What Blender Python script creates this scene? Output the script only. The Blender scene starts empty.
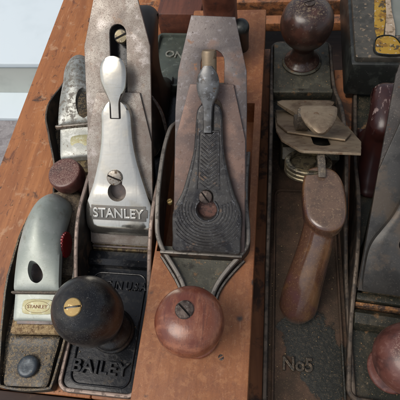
import bpy, bmesh, math, random
from mathutils import Matrix, Vector
random.seed(7)
C = bpy.context.scene.collection
R = math.radians
MM = 0.001
sc = bpy.context.scene

# ------------------------------------------------------------------ materials
class NB:
    """small node-tree builder; texture space is the object's own space in millimetres"""
    def __init__(s, name):
        s.m = bpy.data.materials.new(name); s.m.use_nodes = True
        s.t = s.m.node_tree; s.t.nodes.clear()
        s.out = s.n('ShaderNodeOutputMaterial'); s.b = s.n('ShaderNodeBsdfPrincipled')
        s.l(s.b.outputs[0], s.out.inputs[0])
        s.tc = s.n('ShaderNodeTexCoord'); s.maps = {}
    def n(s, k): return s.t.nodes.new(k)
    def l(s, a, b): s.t.links.new(a, b)
    def map(s, st=(1, 1, 1), off=(0, 0, 0), rot=(0, 0, 0)):
        mp = s.n('ShaderNodeMapping')
        mp.inputs['Scale'].default_value = [1000 * v for v in st]
        mp.inputs['Location'].default_value = off
        mp.inputs['Rotation'].default_value = rot
        s.l(s.tc.outputs['Object'], mp.inputs['Vector']); return mp.outputs[0]
    def noise(s, scale, st=(1, 1, 1), off=(0, 0, 0), detail=4, rough=.6, dist=0, rot=(0, 0, 0)):
        n = s.n('ShaderNodeTexNoise'); n.inputs['Scale'].default_value = scale
        n.inputs['Detail'].default_value = detail; n.inputs['Roughness'].default_value = rough
        n.inputs['Distortion'].default_value = dist
        s.l(s.map(st, off, rot), n.inputs['Vector']); return n.outputs[0]
    def voro(s, scale, st=(1, 1, 1), off=(0, 0, 0), feature='F1'):
        n = s.n('ShaderNodeTexVoronoi'); n.feature = feature; n.inputs['Scale'].default_value = scale
        s.l(s.map(st, off), n.inputs['Vector']); return n.outputs['Distance']
    def step(s, v, lo, hi, a=0., b=1.):
        n = s.n('ShaderNodeMapRange'); n.inputs['From Min'].default_value = lo; n.inputs['From Max'].default_value = hi
        n.inputs['To Min'].default_value = a; n.inputs['To Max'].default_value = b
        n.interpolation_type = 'SMOOTHSTEP' if (a, b) == (0., 1.) else 'LINEAR'
        s.l(v, n.inputs['Value']); return n.outputs[0]
    def math(s, op, a, b=None):
        n = s.n('ShaderNodeMath'); n.operation = op
        for i, v in enumerate((a, b)):
            if v is None: continue
            if isinstance(v, (int, float)): n.inputs[i].default_value = v
            else: s.l(v, n.inputs[i])
        return n.outputs[0]
    def mix(s, f, a, b):
        n = s.n('ShaderNodeMix'); n.data_type = 'RGBA'
        if isinstance(f, (int, float)): n.inputs[0].default_value = f
        else: s.l(f, n.inputs[0])
        for i, v in ((6, a), (7, b)):
            if isinstance(v, (tuple, list)): n.inputs[i].default_value = (*v[:3], 1)
            else: s.l(v, n.inputs[i])
        return n.outputs[2]
    def mixf(s, f, a, b):
        n = s.n('ShaderNodeMix'); n.data_type = 'FLOAT'
        if isinstance(f, (int, float)): n.inputs[0].default_value = f
        else: s.l(f, n.inputs[0])
        for i, v in ((2, a), (3, b)):
            if isinstance(v, (int, float)): n.inputs[i].default_value = v
            else: s.l(v, n.inputs[i])
        return n.outputs[0]
    def up(s, lo=.5, hi=.95):
        g = s.n('ShaderNodeNewGeometry'); x = s.n('ShaderNodeSeparateXYZ'); s.l(g.outputs['Normal'], x.inputs[0])
        return s.step(x.outputs[2], lo, hi)
    def axis(s, i):
        x = s.n('ShaderNodeSeparateXYZ'); s.l(s.tc.outputs['Object'], x.inputs[0])
        return s.math('MULTIPLY', x.outputs[i], 1000.)
    def set(s, **k):
        for key, v in k.items():
            key = {'color': 'Base Color', 'metal': 'Metallic', 'rough': 'Roughness', 'coat': 'Coat Weight',
                   'coatr': 'Coat Roughness', 'spec': 'Specular IOR Level'}[key]
            inp = s.b.inputs[key]
            if isinstance(v, (tuple, list)): inp.default_value = (*v[:3], 1)
            elif isinstance(v, (int, float)): inp.default_value = v
            else: s.l(v, inp)
    def bump(s, h, strength=.5, dist=.2):
        n = s.n('ShaderNodeBump'); n.inputs['Strength'].default_value = strength
        n.inputs['Distance'].default_value = dist * MM
        s.l(h, n.inputs['Height'])
        if s.b.inputs['Normal'].is_linked:
            s.l(s.b.inputs['Normal'].links[0].from_socket, n.inputs['Normal'])
        s.l(n.outputs[0], s.b.inputs['Normal'])

def layered(name, base, layers, rough=.5, metal=0., bumps=(), coat=0., spec=.5):
    """base colour, then layers = (colour, scale, lo, hi, opts); opts: st, off, rough, metal, up, voro"""
    b = NB(name); col = base; ro = rough; me = metal; n0 = 0
    for L in layers:
        c, scl, lo, hi = L[:4]; o = L[4] if len(L) > 4 else {}
        n0 += 17
        off = o.get('off', (n0, n0 * 1.7, -n0))
        if o.get('voro'): v = b.voro(scl, o.get('st', (1, 1, 1)), off)
        else: v = b.noise(scl, o.get('st', (1, 1, 1)), off, o.get('detail', 5), o.get('nr', .62), o.get('dist', 0), o.get('rot', (0, 0, 0)))
        f = b.step(v, lo, hi)
        if 'where' in o: f = b.math('MULTIPLY', f, o['where'](b))
        if o.get('up'): f = b.math('MULTIPLY', f, b.up(*o['up']))
        if 'amt' in o: f = b.math('MULTIPLY', f, o['amt'])
        col = b.mix(f, col, c)
        if 'rough' in o: ro = b.mixf(f, ro, o['rough'])
        if 'metal' in o: me = b.mixf(f, me, o['metal'])
    b.set(color=col, rough=ro, metal=me, coat=coat, spec=spec, coatr=.12)
    for bp in bumps:
        scl, st, strength, dist = bp[:4]
        b.bump(b.noise(scl, st, (3, 5, 7), 4, .6), strength, dist)
    return b.m

def wood(name, light, dark, grain=.35, stretch=(1, .06, 1), stains=(), rough=.6, coat=0., scratch=None, bump=.3, speck=None, specks=.06):
    b = NB(name)
    g1 = b.noise(grain, stretch, (5, 1, 2), 6, .65, .6)
    g2 = b.noise(grain * 4, (stretch[0], stretch[1] * .6, stretch[2]), (9, 4, 2), 4, .7, .2)
    big = b.noise(.018, (1, .6, 1), (2, 8, 1), 3, .5)
    col = b.mix(b.step(g1, .3, .72), light, dark)
    mid = tuple((a + c) / 2 * .8 for a, c in zip(light, dark))
    col = b.mix(b.math('MULTIPLY', b.step(g2, .52, .75), .5), col, mid)
    col = b.mix(b.math('MULTIPLY', b.step(big, .42, .66), .45), col, dark)
    ro = rough
    for i, st in enumerate(stains):
        c, scl, lo, hi = st[:4]; o = st[4] if len(st) > 4 else {}
        v = b.noise(scl, o.get('st', (1, 1, 1)), o.get('off', (31 * i, 7, 11)), 6, .68, o.get('dist', .4))
        f = b.step(v, lo, hi)
        if o.get('up'): f = b.math('MULTIPLY', f, b.up(*o['up']))
        f = b.math('MULTIPLY', f, o.get('amt', .8))
        col = b.mix(f, col, c)
    if speck:
        v = b.voro(specks, (1, 1, 1), (1, 2, 3)); w = b.noise(.05, off=(40, 2, 2))
        f = b.math('MULTIPLY', b.step(v, .16, .07), b.step(w, .48, .55)); col = b.mix(f, col, speck)
    if scratch:
        for k, rz in enumerate((.3, -.9, 1.7)):
            v = b.noise(.05, (1, .12, 1), (k * 13, 3, 5), 2, .4, 1.4, (0, 0, rz))
            d = b.math('ABSOLUTE', b.math('SUBTRACT', v, .5))
            w = b.noise(.045, off=(k * 9, 50, 2))
            f = b.math('MULTIPLY', b.step(d, .0035, .0012), b.step(w, .56, .62))
            col = b.mix(b.math('MULTIPLY', f, .7), col, scratch)
    b.set(color=col, rough=b.mixf(g1, rough - .08, rough + .1), coat=coat, coatr=.15)
    b.bump(g2, bump, .25); b.bump(g1, bump * .8, .4)
    return b.m

RUST = (.20, .075, .025); DUST = (.34, .27, .17)
M = {}
M['bench'] = wood('bench_wood', (.45, .175, .056), (.26, .088, .028), .09, (1, .1, 1),
    stains=[((.035, .022, .018), .035, .60, .68, {'amt': .85}), ((.50, .30, .17), .06, .56, .66, {'amt': .55, 'off': (4, 90, 3)}),
            ((.12, .04, .02), .12, .60, .67, {'st': (1, .35, 1), 'amt': .75, 'off': (77, 3, 3)}),
            ((.03, .02, .02), .28, .69, .73, {'amt': .9, 'off': (7, 33, 3)}),
            ((.66, .36, .18), .5, .57, .68, {'amt': .45, 'st': (1, .12, 1), 'off': (3, 23, 3)}),
            ((.20, .075, .03), .35, .56, .68, {'amt': .5, 'st': (1, .16, 1), 'off': (63, 23, 3)}),
            ((.10, .04, .025), .5, .62, .68, {'amt': .6, 'st': (.25, 1, 1), 'off': (23, 3, 3)}),
            ((.75, .62, .5), .12, .72, .745, {'amt': .8, 'off': (2, 13, 3)})],
    rough=.55, scratch=(.06, .03, .02), bump=.8, speck=(.04, .025, .02), specks=.05)
M['bench_dark'] = wood('dark_bench_wood', (.05, .028, .02), (.025, .014, .012), .1, (.1, 1, 1), stains=[((.1, .06, .04), .08, .55, .7)], rough=.7)
M['bench_right'] = wood('bench_wood_right', (.40, .16, .06), (.2, .075, .03), .09, (1, .1, 1),
    stains=[((.03, .02, .015), .045, .48, .62, {'amt': .85}), ((.25, .16, .09), .1, .58, .7, {'amt': .5})], rough=.6, scratch=(.03, .02, .02), bump=.5)
M['redwood'] = wood('red_brown_wood', (.15, .05, .028), (.075, .026, .016), .14, (1, .1, 1), stains=[((.03, .02, .02), .08, .55, .7)], rough=.5, bump=.3)
M['planewood'] = wood('beech_plane_wood', (.335, .130, .046), (.25, .088, .031), .22, (1, .12, 1),
    stains=[((.20, .072, .035), .03, .48, .68, {'amt': .6}), ((.17, .07, .03), 1.3, .50, .62, {'amt': .45}), ((.43, .20, .085), .22, .50, .64, {'amt': .4, 'off': (70, 6, 3)}), ((.18, .066, .028), .16, .54, .64, {'amt': .5, 'off': (70, 86, 3)}),
            ((.47, .27, .15), 1.1, .60, .66, {'amt': .45, 'off': (30, 86, 3)}), ((.15, .06, .035), .22, .66, .72, {'amt': .5}),
            ((.43, .21, .11), .09, .56, .72, {'amt': .45, 'off': (8, 66, 3)}),
            ((.06, .035, .03), .6, .72, .76, {'amt': .8, 'st': (1, .5, 1), 'off': (15, 6, 3)}),
            ((.22, .085, .04), .7, .54, .66, {'amt': .45, 'st': (1, .2, 1), 'off': (55, 6, 3)}),
            ((.10, .05, .03), 1.1, .66, .70, {'amt': .6, 'st': (1, .3, 1), 'off': (5, 46, 3)}),
            ((.48, .25, .14), .5, .60, .70, {'amt': .35, 'st': (1, .15, 1), 'off': (5, 96, 3)})],
    rough=.6, bump=.22, speck=(.06, .04, .03), specks=.05)
M['rosewood'] = layered('rosewood_varnish', (.205, .068, .035), [
    ((.30, .125, .07), .35, .50, .62, {'st': (.5, .12, .5), 'amt': .65, 'rough': .38}), ((.085, .032, .022), .6, .55, .66, {'st': (1, .1, .5), 'amt': .7}), ((.34, .19, .13), 1.2, .58, .66, {'amt': .5, 'rough': .5}),
    ((.14, .038, .022), .10, .42, .62, {'st': (1, .35, 1)}), ((.36, .14, .075), .09, .52, .70, {'st': (.35, 1, 1), 'amt': .7}),
    ((.09, .03, .02), .9, .58, .68, {'st': (1, .12, .6), 'amt': .6}),
    ((.42, .22, .14), .3, .66, .70, {'rough': .5, 'amt': .6, 'st': (1, .5, 1)})],
    rough=.3, coat=.2, bumps=[(1.0, (1, .2, 1), .25, .15), (.15, (1, 1, 1), .3, .8)])
M['rosewood_dusty'] = layered('dusty_rosewood', (.115, .042, .032), [
    ((.06, .022, .018), .1, .45, .65), ((.21, .105, .085), .25, .5, .72, {'rough': .5, 'amt': .6}),
    ((.32, .22, .17), 1.3, .5, .6, {'rough': .8, 'up': (.75, .97), 'amt': .8})],
    rough=.4, coat=.2, bumps=[(1.4, (1, 1, 1), .3, .15)])
M['knob_ball'] = layered('dark_brown_dusty_knob', (.034, .018, .014), [
    ((.065, .028, .02), .09, .45, .65), ((.20, .15, .09), .45, .50, .62, {'rough': .7, 'up': (.55, 1.), 'amt': .6}),
    ((.35, .27, .17), .9, .60, .66, {'rough': .8, 'up': (.6, .98), 'amt': .75}), ((.16, .12, .09), .3, .62, .66, {'amt': .6})],
    rough=.3, coat=.25, bumps=[(.8, (1, 1, 1), .25, .15)])
M['tote_varnish'] = layered('purple_brown_varnish', (.075, .036, .023), [
    ((.15, .075, .032), .045, .44, .64, {'rough': .3, 'st': (1, 1, .3)}), ((.17, .10, .05), .9, .50, .68, {'rough': .4, 'amt': .4, 'st': (1, 1, .25), 'detail': 8}), ((.075, .034, .034), .05, .50, .70, {'off': (4, 4, 99), 'st': (1, 1, .4)}),
    ((.30, .17, .09), 1.0, .60, .68, {'rough': .6, 'amt': .45}), ((.035, .02, .015), .7, .62, .70, {'amt': .55}),
    ((.115, .066, .040), .35, .18, .38, {'rough': .8, 'up': (.8, .96), 'amt': .9}),
    ((.060, .036, .024), .12, .46, .64, {'rough': .85, 'up': (.8, .96), 'amt': .6}),
    ((.25, .165, .095), .9, .54, .66, {'rough': .85, 'up': (.8, .96), 'amt': .6})],
    rough=.16, coat=1., bumps=[(1., (1, 1, 1), .15, .1)])
M['red_tote'] = layered('dark_red_varnish', (.034, .010, .008), [
    ((.025, .008, .008), .08, .45, .6), ((.30, .22, .2), .3, .56, .66, {'st': (1.6, .5, .3), 'rough': .6, 'amt': .7, 'where': lambda b: b.step(b.axis(2), 52., 64.)})], rough=.34, coat=.15)
M['black_knob'] = layered('black_lacquer_worn', (.008, .008, .009), [
    ((.030, .027, .022), .12, .45, .7, {'rough': .42}),
    ((.20, .20, .20), 1.6, .565, .63, {'rough': .6, 'amt': .6, 'detail': 8, 'nr': .75, 'where': lambda b: b.step(b.noise(.05, off=(5, 5, 5)), .42, .6)}),
    ((.26, .26, .25), .5, .62, .66, {'rough': .6, 'amt': .55, 'detail': 8, 'nr': .8, 'st': (1, 1, 2.5)}),
    ((.16, .14, .11), .30, .63, .68, {'rough': .65, 'amt': .6, 'detail': 8, 'nr': .75})],
    rough=.3, coat=.15, spec=.4, bumps=[(1.2, (1, 1, 1), .35, .15), (.12, (1, 1, 1), .35, 1.)])
M['black_wood'] = layered('black_painted_wood', (.010, .008, .007), [((.03, .02, .015), .1, .5, .7)], rough=.42)
M['japan'] = layered('black_japanning', (.006, .007, .009), [
    ((.020, .020, .020), .22, .52, .68, {'rough': .5}), ((.14, .11, .07), .7, .66, .72, {'rough': .8, 'amt': .55}),
    ((.09, .065, .04), .09, .60, .72, {'rough': .7, 'amt': .6})],
    rough=.24, coat=.15, spec=.3, bumps=[(.35, (1, 1, 1), .45, .35), (1.5, (1, 1, 1), .2, .1)])
M['japan_dirty'] = layered('dusty_black_japanning', (.018, .018, .016), [
    ((.07, .05, .03), .08, .46, .64, {'rough': .7}), ((.26, .19, .10), .55, .46, .62, {'rough': .85, 'up': (.4, .9), 'amt': .6}),
    ((.42, .32, .19), 1.4, .53, .64, {'rough': .9, 'up': (.4, .9), 'amt': .6, 'detail': 6})],
    rough=.42, coat=.1, bumps=[(.5, (1, 1, 1), .4, .3), (1.6, (1, 1, 1), .4, .15)])
M['iron_green'] = layered('grey_green_iron', (.062, .060, .046), [
    ((.10, .095, .07), .12, .45, .65), ((.028, .026, .02), .1, .55, .7, {'off': (60, 3, 3)}),
    ((.26, .14, .06), .10, .58, .68, {'rough': .8, 'metal': .1, 'amt': .7}), ((.38, .25, .12), .7, .63, .69, {'rough': .8, 'amt': .7})],
    rough=.48, metal=.25, spec=.35, bumps=[(.7, (1, 1, 1), .5, .3)])
def edge_mat(name, worn, lo):
    return layered(name, (.024, .021, .018), [
    ((.07, .046, .03), .10, .48, .64, {'rough': .75}), ((.15, .11, .075), .9, .60, .68, {'rough': .85, 'amt': .5}),
    (worn, .07, lo, lo + .2, {'up': (.45, .85), 'rough': .5, 'metal': .4}),
    (tuple(v * .45 for v in worn), .25, .50, .62, {'up': (.45, .85), 'rough': .7, 'amt': .8, 'detail': 7}),
    (tuple(min(1, v * 1.5) for v in worn), .5, .60, .68, {'up': (.45, .85), 'rough': .4, 'amt': .6})],
    rough=.5, metal=.1, bumps=[(.8, (1, 1, 1), .3, .2)], spec=.35)
M['frame_edge'] = edge_mat('grey_iron_frame_rim', (.21, .19, .165), .20)
M['iron_edge'] = edge_mat('dark_wall_with_rubbed_edge', (.125, .098, .074), .38)
M['edge_light'] = edge_mat('black_wall_with_bright_worn_edge', (.31, .24, .20), .24)
M['cast_brown'] = None
M['steel_light'] = layered('pitted_bright_steel', (.325, .298, .262), [
    ((.215, .182, .155), .05, .40, .60, {'metal': .4}), ((.20, .15, .125), .22, .52, .64, {'amt': .5, 'st': (1, .5, 1)}), ((.43, .39, .36), .07, .55, .7, {'off': (3, 77, 1)}),
    ((.17, .12, .09), 1.5, .50, .62, {'rough': .7, 'metal': .3, 'detail': 8, 'nr': .75, 'amt': .7}),
    ((.12, .08, .06), .5, .58, .66, {'rough': .75, 'metal': .2, 'amt': .6, 'detail': 8, 'nr': .75}),
    ((.38, .21, .10), .05, .60, .72, {'amt': .4, 'off': (9, 29, 9)})],
    rough=.43, metal=.5, bumps=[(1.2, (1, 1, 1), .3, .12), (.2, (1, .3, 1), .1, .1)])
M['steel_plum'] = layered('plum_grey_old_steel', (.125, .108, .102), [
    ((.10, .085, .082), .07, .42, .62), ((.21, .135, .105), .045, .50, .66, {'rough': .6, 'amt': .7}),
    ((.20, .185, .19), .3, .54, .7, {'off': (31, 9, 1), 'detail': 8, 'amt': .7}),
    ((.34, .15, .06), .10, .63, .71, {'rough': .75, 'metal': .1, 'amt': .65}), ((.07, .05, .045), .8, .60, .67, {'rough': .7, 'amt': .6, 'detail': 7})],
    rough=.43, metal=.5, bumps=[(.9, (1, 1, 1), .3, .15)])
M['steel_rose'] = layered('pinkish_brown_old_steel', (.165, .110, .090), [
    ((.12, .085, .075), .06, .42, .62), ((.26, .16, .12), .05, .50, .66, {'amt': .7}), ((.10, .055, .035), .35, .60, .68, {'amt': .6}),
    ((.28, .24, .22), .8, .58, .68, {'amt': .45}), ((.06, .04, .035), 1.2, .62, .68, {'amt': .5})],
    rough=.5, metal=.4, bumps=[(.9, (1, 1, 1), .35, .15), (.3, (1, .1, 1), .15, .1)])
M['steel_dark'] = layered('dark_grey_old_steel', (.066, .058, .052), [
    ((.042, .037, .034), .07, .42, .62), ((.11, .082, .062), .05, .52, .66, {'amt': .7}),
    ((.2, .175, .15), .9, .56, .68, {'rough': .7, 'amt': .5}), ((.10, .05, .03), .3, .6, .68, {'rough': .8, 'amt': .6}),
    ((.36, .36, .35), .05, .70, .73, {'amt': .7})],
    rough=.48, metal=.4, bumps=[(.9, (1, 1, 1), .4, .15)])
M['steel_dusty'] = layered('dusty_tan_steel', (.25, .19, .125), [
    ((.15, .105, .07), .04, .44, .62), ((.31, .25, .17), .6, .50, .66, {'rough': .65, 'amt': .5, 'st': (.3, 1, 1)}),
    ((.12, .06, .03), .22, .60, .68, {'amt': .7, 'rough': .8}), ((.42, .36, .27), 1.8, .60, .66, {'rough': .9, 'amt': .45})],
    rough=.48, metal=.5, bumps=[(1.4, (1, 1, 1), .2, .1)])
M['dusty_dark'] = layered('dusty_grey_iron', (.09, .075, .06), [
    ((.17, .135, .095), .3, .48, .64, {'rough': .85}), ((.34, .28, .2), 1.1, .56, .66, {'rough': .9, 'amt': .7})],
    rough=.6, metal=.3, bumps=[(1.1, (1, 1, 1), .4, .2)])
M['chrome'] = layered('polished_nickel', (.68, .655, .575), [
    ((.56, .53, .45), .05, .5, .7, {'rough': .3}), ((.34, .28, .22), .8, .69, .73, {'rough': .5, 'amt': .6}),
    ((.45, .42, .36), .9, .58, .68, {'st': (1, .05, .05), 'amt': .35}), ((.42, .38, .31), .7, .58, .68, {'st': (.06, 1, 1), 'amt': .3, 'rough': .35}),
    ((.30, .24, .18), 2.2, .64, .68, {'amt': .6, 'rough': .5}), ((.45, .41, .33), .035, .55, .7, {'amt': .4, 'rough': .32})],
    rough=.15, metal=.94, bumps=[(.03, (1, 1, 1), .5, .8), (2., (1, .1, .1), .06, .04)])
M['cast_grey'] = layered('dark_blue_grey_casting', (.072, .068, .063), [
    ((.035, .034, .036), .1, .45, .65), ((.14, .137, .132), .5, .53, .68, {'rough': .35, 'amt': .7}), ((.15, .095, .06), .12, .60, .70, {'rough': .7, 'metal': .2, 'amt': .7})],
    rough=.36, metal=.65, bumps=[(1.1, (1, 1, 1), .3, .12)])
M['cam_grey'] = layered('blue_grey_cam', (.165, .165, .162), [((.09, .085, .08), .15, .45, .62), ((.28, .29, .3), .4, .55, .68), ((.12, .08, .05), .3, .62, .7)], rough=.38, metal=.6, bumps=[(1., (1, 1, 1), .25, .12)])
M['cast_grey_hi'] = layered('rubbed_relief', (.080, .078, .077), [((.055, .05, .048), .2, .42, .6), ((.18, .18, .185), .6, .55, .65)], rough=.33, metal=.7)
M['cast_warm'] = layered('brown_grey_casting', (.058, .056, .052), [
    ((.04, .039, .037), .08, .45, .6), ((.10, .076, .055), .05, .52, .64, {'amt': .7}), ((.12, .11, .10), .9, .58, .66, {'amt': .5, 'rough': .6}),
    ((.24, .19, .12), .03, .62, .7, {'amt': .4})],
    rough=.45, metal=.45, bumps=[(1.1, (1, 1, 1), .35, .12)])
M['nickel_mottle'] = layered('flaking_nickel', (.33, .34, .31), [
    ((.46, .47, .44), .1, .5, .62), ((.15, .13, .105), .26, .47, .57, {'rough': .7, 'metal': .2, 'amt': .85, 'detail': 7, 'nr': .7,
        'where': lambda b: b.step(b.math('ADD', b.axis(2), b.math('MULTIPLY', b.axis(1), .3)), 44., 62.)}),
    ((.2, .15, .1), .5, .60, .66, {'rough': .7, 'amt': .7})],
    rough=.42, metal=.45, bumps=[(.4, (1, 1, 1), .35, .25)])
M['cap_paint'] = layered('silver_grey_paint', (.33, .365, .325), [
    ((.41, .44, .40), .05, .45, .65), ((.25, .245, .19), .07, .55, .68, {'amt': .6}), ((.15, .12, .08), .9, .66, .71, {'rough': .7, 'amt': .5, 'detail': 7}),
    ((.52, .54, .5), .2, .62, .7, {'amt': .5}), ((.20, .19, .14), .35, .56, .68, {'amt': .45, 'detail': 8, 'nr': .75}), ((.5, .5, .46), 1.2, .58, .66, {'amt': .35, 'st': (.2, 1, 1)})],
    rough=.42, metal=.25, bumps=[(.6, (1, 1, 1), .1, .1)])
M['sawdust'] = layered('sawdust_crust', (.34, .24, .12), [((.16, .10, .05), .3, .45, .6), ((.5, .38, .22), 1., .55, .65)], rough=.95, bumps=[(1.2, (1, 1, 1), .8, .5)])
M['hump'] = layered('crusted_brown_iron', (.10, .075, .05), [((.20, .15, .095), .25, .45, .62), ((.04, .03, .025), .5, .56, .66), ((.36, .29, .2), 1.2, .56, .66, {'amt': .7})], rough=.8, bumps=[(.8, (1, 1, 1), .5, .3)])
M['brass'] = layered('worn_brass', (.36, .25, .095), [((.30, .18, .06), .25, .5, .65, {'rough': .5}), ((.75, .6, .3), .4, .58, .68), ((.12, .07, .03), .9, .64, .7, {'amt': .6})],
    rough=.58, metal=.45, bumps=[(1.2, (1, 1, 1), .15, .1)])
M['brass_dull'] = layered('dirty_brass', (.16, .135, .085), [((.07, .06, .045), .2, .45, .6), ((.33, .29, .2), .5, .57, .67)], rough=.35, metal=.75)
M['screw'] = layered('old_screw_steel', (.30, .27, .23), [((.12, .08, .05), .3, .5, .62, {'rough': .7}), ((.5, .46, .4), .5, .58, .68)], rough=.38, metal=.7)
M['screw_dark'] = layered('dark_screw_steel', (.11, .085, .07), [((.05, .035, .03), .3, .45, .6), ((.22, .19, .16), .6, .57, .67)], rough=.42, metal=.6)
M['slot'] = layered('near_black_slot_fill', (.008, .006, .005), [], rough=.9)  # near-black fill laid in screw slots, lever slots and one keyhole
M['gold'] = layered('faded_gold_label', (.33, .31, .17), [((.42, .42, .30), .3, .5, .65), ((.3, .22, .1), .6, .58, .66)], rough=.45, metal=.3)
M['gold_text'] = layered('red_brown_print', (.24, .10, .04), [], rough=.6)
M['plate_grey'] = layered('recessed_name_plate', (.17, .165, .15), [((.17, .15, .13), .4, .5, .65)], rough=.5, metal=.5)
M['red'] = layered('red_plastic', (.26, .008, .010), [((.2, .01, .01), .3, .5, .65)], rough=.35)
M['button'] = layered('dark_blue_grey_steel', (.045, .055, .065), [((.11, .13, .14), .15, .5, .65), ((.2, .17, .12), .9, .62, .68, {'rough': .8})], rough=.35, metal=.4, bumps=[(.8, (1, 1, 1), .3, .2)])
M['case'] = layered('black_green_metal', (.012, .014, .013), [((.03, .034, .03), .1, .5, .65), ((.2, .22, .2), .8, .66, .7, {'amt': .6})], rough=.4, bumps=[(.5, (1, 1, 1), .2, .2)])
M['case_grey'] = layered('dirty_grey_metal', (.06, .056, .046), [((.035, .034, .028), .08, .45, .6), ((.2, .15, .1), .25, .56, .68), ((.27, .19, .11), .06, .62, .68, {'amt': .6})], rough=.55, bumps=[(.7, (1, 1, 1), .3, .2)])
M['yellow'] = layered('worn_yellow_print', (.34, .20, .02), [((.2, .10, .012), .1, .5, .6), ((.045, .035, .02), .16, .56, .60, {'amt': .9}), ((.42, .35, .25), .3, .62, .66)], rough=.45)
M['peel'] = layered('peeling_backing_paper', (.36, .28, .20), [((.18, .13, .08), .2, .48, .6), ((.48, .42, .34), .4, .58, .66)], rough=.8, bumps=[(.4, (1, 1, 1), .6, .6)])
M['glass'] = layered('grey_green_panel', (.17, .185, .165), [((.21, .22, .20), .04, .4, .7)], rough=.3)
M['green_cast'] = layered('grey_green_paint', (.07, .085, .07), [((.055, .068, .058), .07, .45, .62), ((.13, .15, .13), .15, .56, .68), ((.10, .075, .05), .5, .62, .68)], rough=.42, metal=.1, bumps=[(.5, (1, 1, 1), .25, .2)])
M['pale_letter'] = layered('rubbed_letter', (.20, .21, .18), [((.12, .12, .10), .4, .45, .6)], rough=.5)
M['panel'] = layered('white_step_sky_tinted', (.70, .79, .83), [((.66, .75, .79), .004, .45, .6), ((.5, .48, .42), .05, .7, .75, {'amt': .5})], rough=.45)  # white steps; the blue of the sky light is put into the colour
M['riser'] = layered('shaded_step_riser', (.52, .54, .49), [((.44, .46, .42), .004, .45, .6)], rough=.6)  # riser of the same white steps, its shade put into the colour
M['paving'] = layered('grey_paving', (.30, .28, .28), [((.22, .20, .2), .03, .45, .6), ((.38, .36, .35), .12, .55, .68)], rough=.85, bumps=[(.3, (1, 1, 1), .5, 1)])

def cast_brown():
    """brown rust with dark green-black japanning left in ragged patches"""
    b = NB('rusty_japanned_casting')
    r1 = b.noise(.06, off=(3, 3, 3), detail=6); r2 = b.noise(.5, off=(8, 1, 3), detail=6)
    col = b.mix(b.step(r1, .4, .65), (.050, .034, .023), (.095, .056, .037))
    col = b.mix(b.math('MULTIPLY', b.step(r2, .5, .65), .6), col, (.065, .042, .028))
    p = b.noise(.07, off=(12.6, 4.1, 8), detail=8, rough=.62, dist=.4)
    # lacquer survives in one ragged patch round the lettering and along the toe
    dx = b.math('DIVIDE', b.math('ADD', b.math('SUBTRACT', b.axis(0), -4.), b.math('MULTIPLY', b.math('SUBTRACT', b.axis(1), 300.), .35)), 22.)
    dy = b.math('DIVIDE', b.math('SUBTRACT', b.axis(1), 305.), 34.)
    rr = b.math('SQRT', b.math('ADD', b.math('MULTIPLY', dx, dx), b.math('MULTIPLY', dy, dy)))
    near = b.step(rr, .55, 1.5, 1., 0.); toe = b.step(b.axis(1), 150., 110.)
    f = b.step(b.math('ADD', b.math('MULTIPLY', b.math('MAXIMUM', near, toe), .62), p), .85, .92)
    jap = b.mix(b.step(r2, .45, .65), (.015, .016, .013), (.030, .029, .022))
    col = b.mix(f, col, jap)
    d = b.noise(1.2, off=(1, 9, 3), detail=6)
    col = b.mix(b.math('MULTIPLY', b.step(d, .57, .66), .45), col, (.19, .13, .075))
    b.set(color=col, rough=b.mixf(f, .8, .45), metal=b.mixf(f, .15, .0), spec=.3)
    b.bump(f, .8, .3); b.bump(r2, .9, .4); b.bump(d, .5, .2)
    return b.m
M['cast_brown'] = cast_brown()
M['cast_dark'] = layered('grimy_green_black_casting', (.018, .019, .014), [
    ((.045, .038, .025), .1, .45, .62), ((.15, .085, .04), .09, .58, .68, {'rough': .8}), ((.2, .15, .09), .9, .60, .67, {'rough': .85, 'amt': .6})],
    rough=.45, spec=.25, bumps=[(.4, (1, 1, 1), .6, .4), (1.4, (1, 1, 1), .4, .15)])
M['rust'] = layered('orange_rust', (.22, .10, .035), [((.05, .028, .018), .25, .42, .56), ((.40, .23, .11), .6, .55, .66)], rough=.85, bumps=[(.7, (1, 1, 1), .7, .4)])
M['hole_rust'] = layered('brown_rust_in_shadowed_hole', (.13, .06, .045), [((.06, .03, .025), .3, .45, .6), ((.22, .12, .09), .5, .56, .66)], rough=.7)
M['letter_rust'] = layered('rubbed_rusty_letter', (.045, .036, .025), [((.11, .078, .048), .5, .48, .62), ((.03, .027, .02), .3, .55, .66), ((.25, .2, .13), 1.3, .6, .66)], rough=.5, metal=.3, bumps=[(1., (1, 1, 1), .4, .2)])
M['mouth_dirt'] = layered('shavings_and_dirt', (.17, .125, .06), [((.06, .04, .025), .25, .45, .58), ((.3, .24, .13), .7, .56, .66)], rough=.85, bumps=[(.6, (1, .4, 1), .7, .5)])

# ------------------------------------------------------------------ geometry helpers (millimetres)
def thing(name, label, cat, loc, yaw=0, group=None):
    o = bpy.data.objects.new(name, None); C.objects.link(o)
    o.empty_display_size = .02
    o.location = [v * MM for v in loc]; o.rotation_euler = (0, 0, R(yaw))
    o['label'] = label; o['category'] = cat
    if group: o['group'] = group
    return o

def finish(name, me, mat, parent=None, angle=38, matrix=None):
    if matrix is not None: me.transform(matrix)
    me.transform(Matrix.Scale(MM, 4))
    me.shade_smooth(); me.set_sharp_from_angle(angle=R(angle))
    me.materials.clear(); me.materials.append(mat)
    o = bpy.data.objects.new(name, me); C.objects.link(o)
    if parent: o.parent = parent
    return o

def mesh_from(verts, faces):
    me = bpy.data.meshes.new('m'); me.from_pydata([tuple(v) for v in verts], [], faces); me.validate()
    bm = bmesh.new(); bm.from_mesh(me); bmesh.ops.recalc_face_normals(bm, faces=bm.faces); bm.to_mesh(me); bm.free()
    return me

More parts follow.
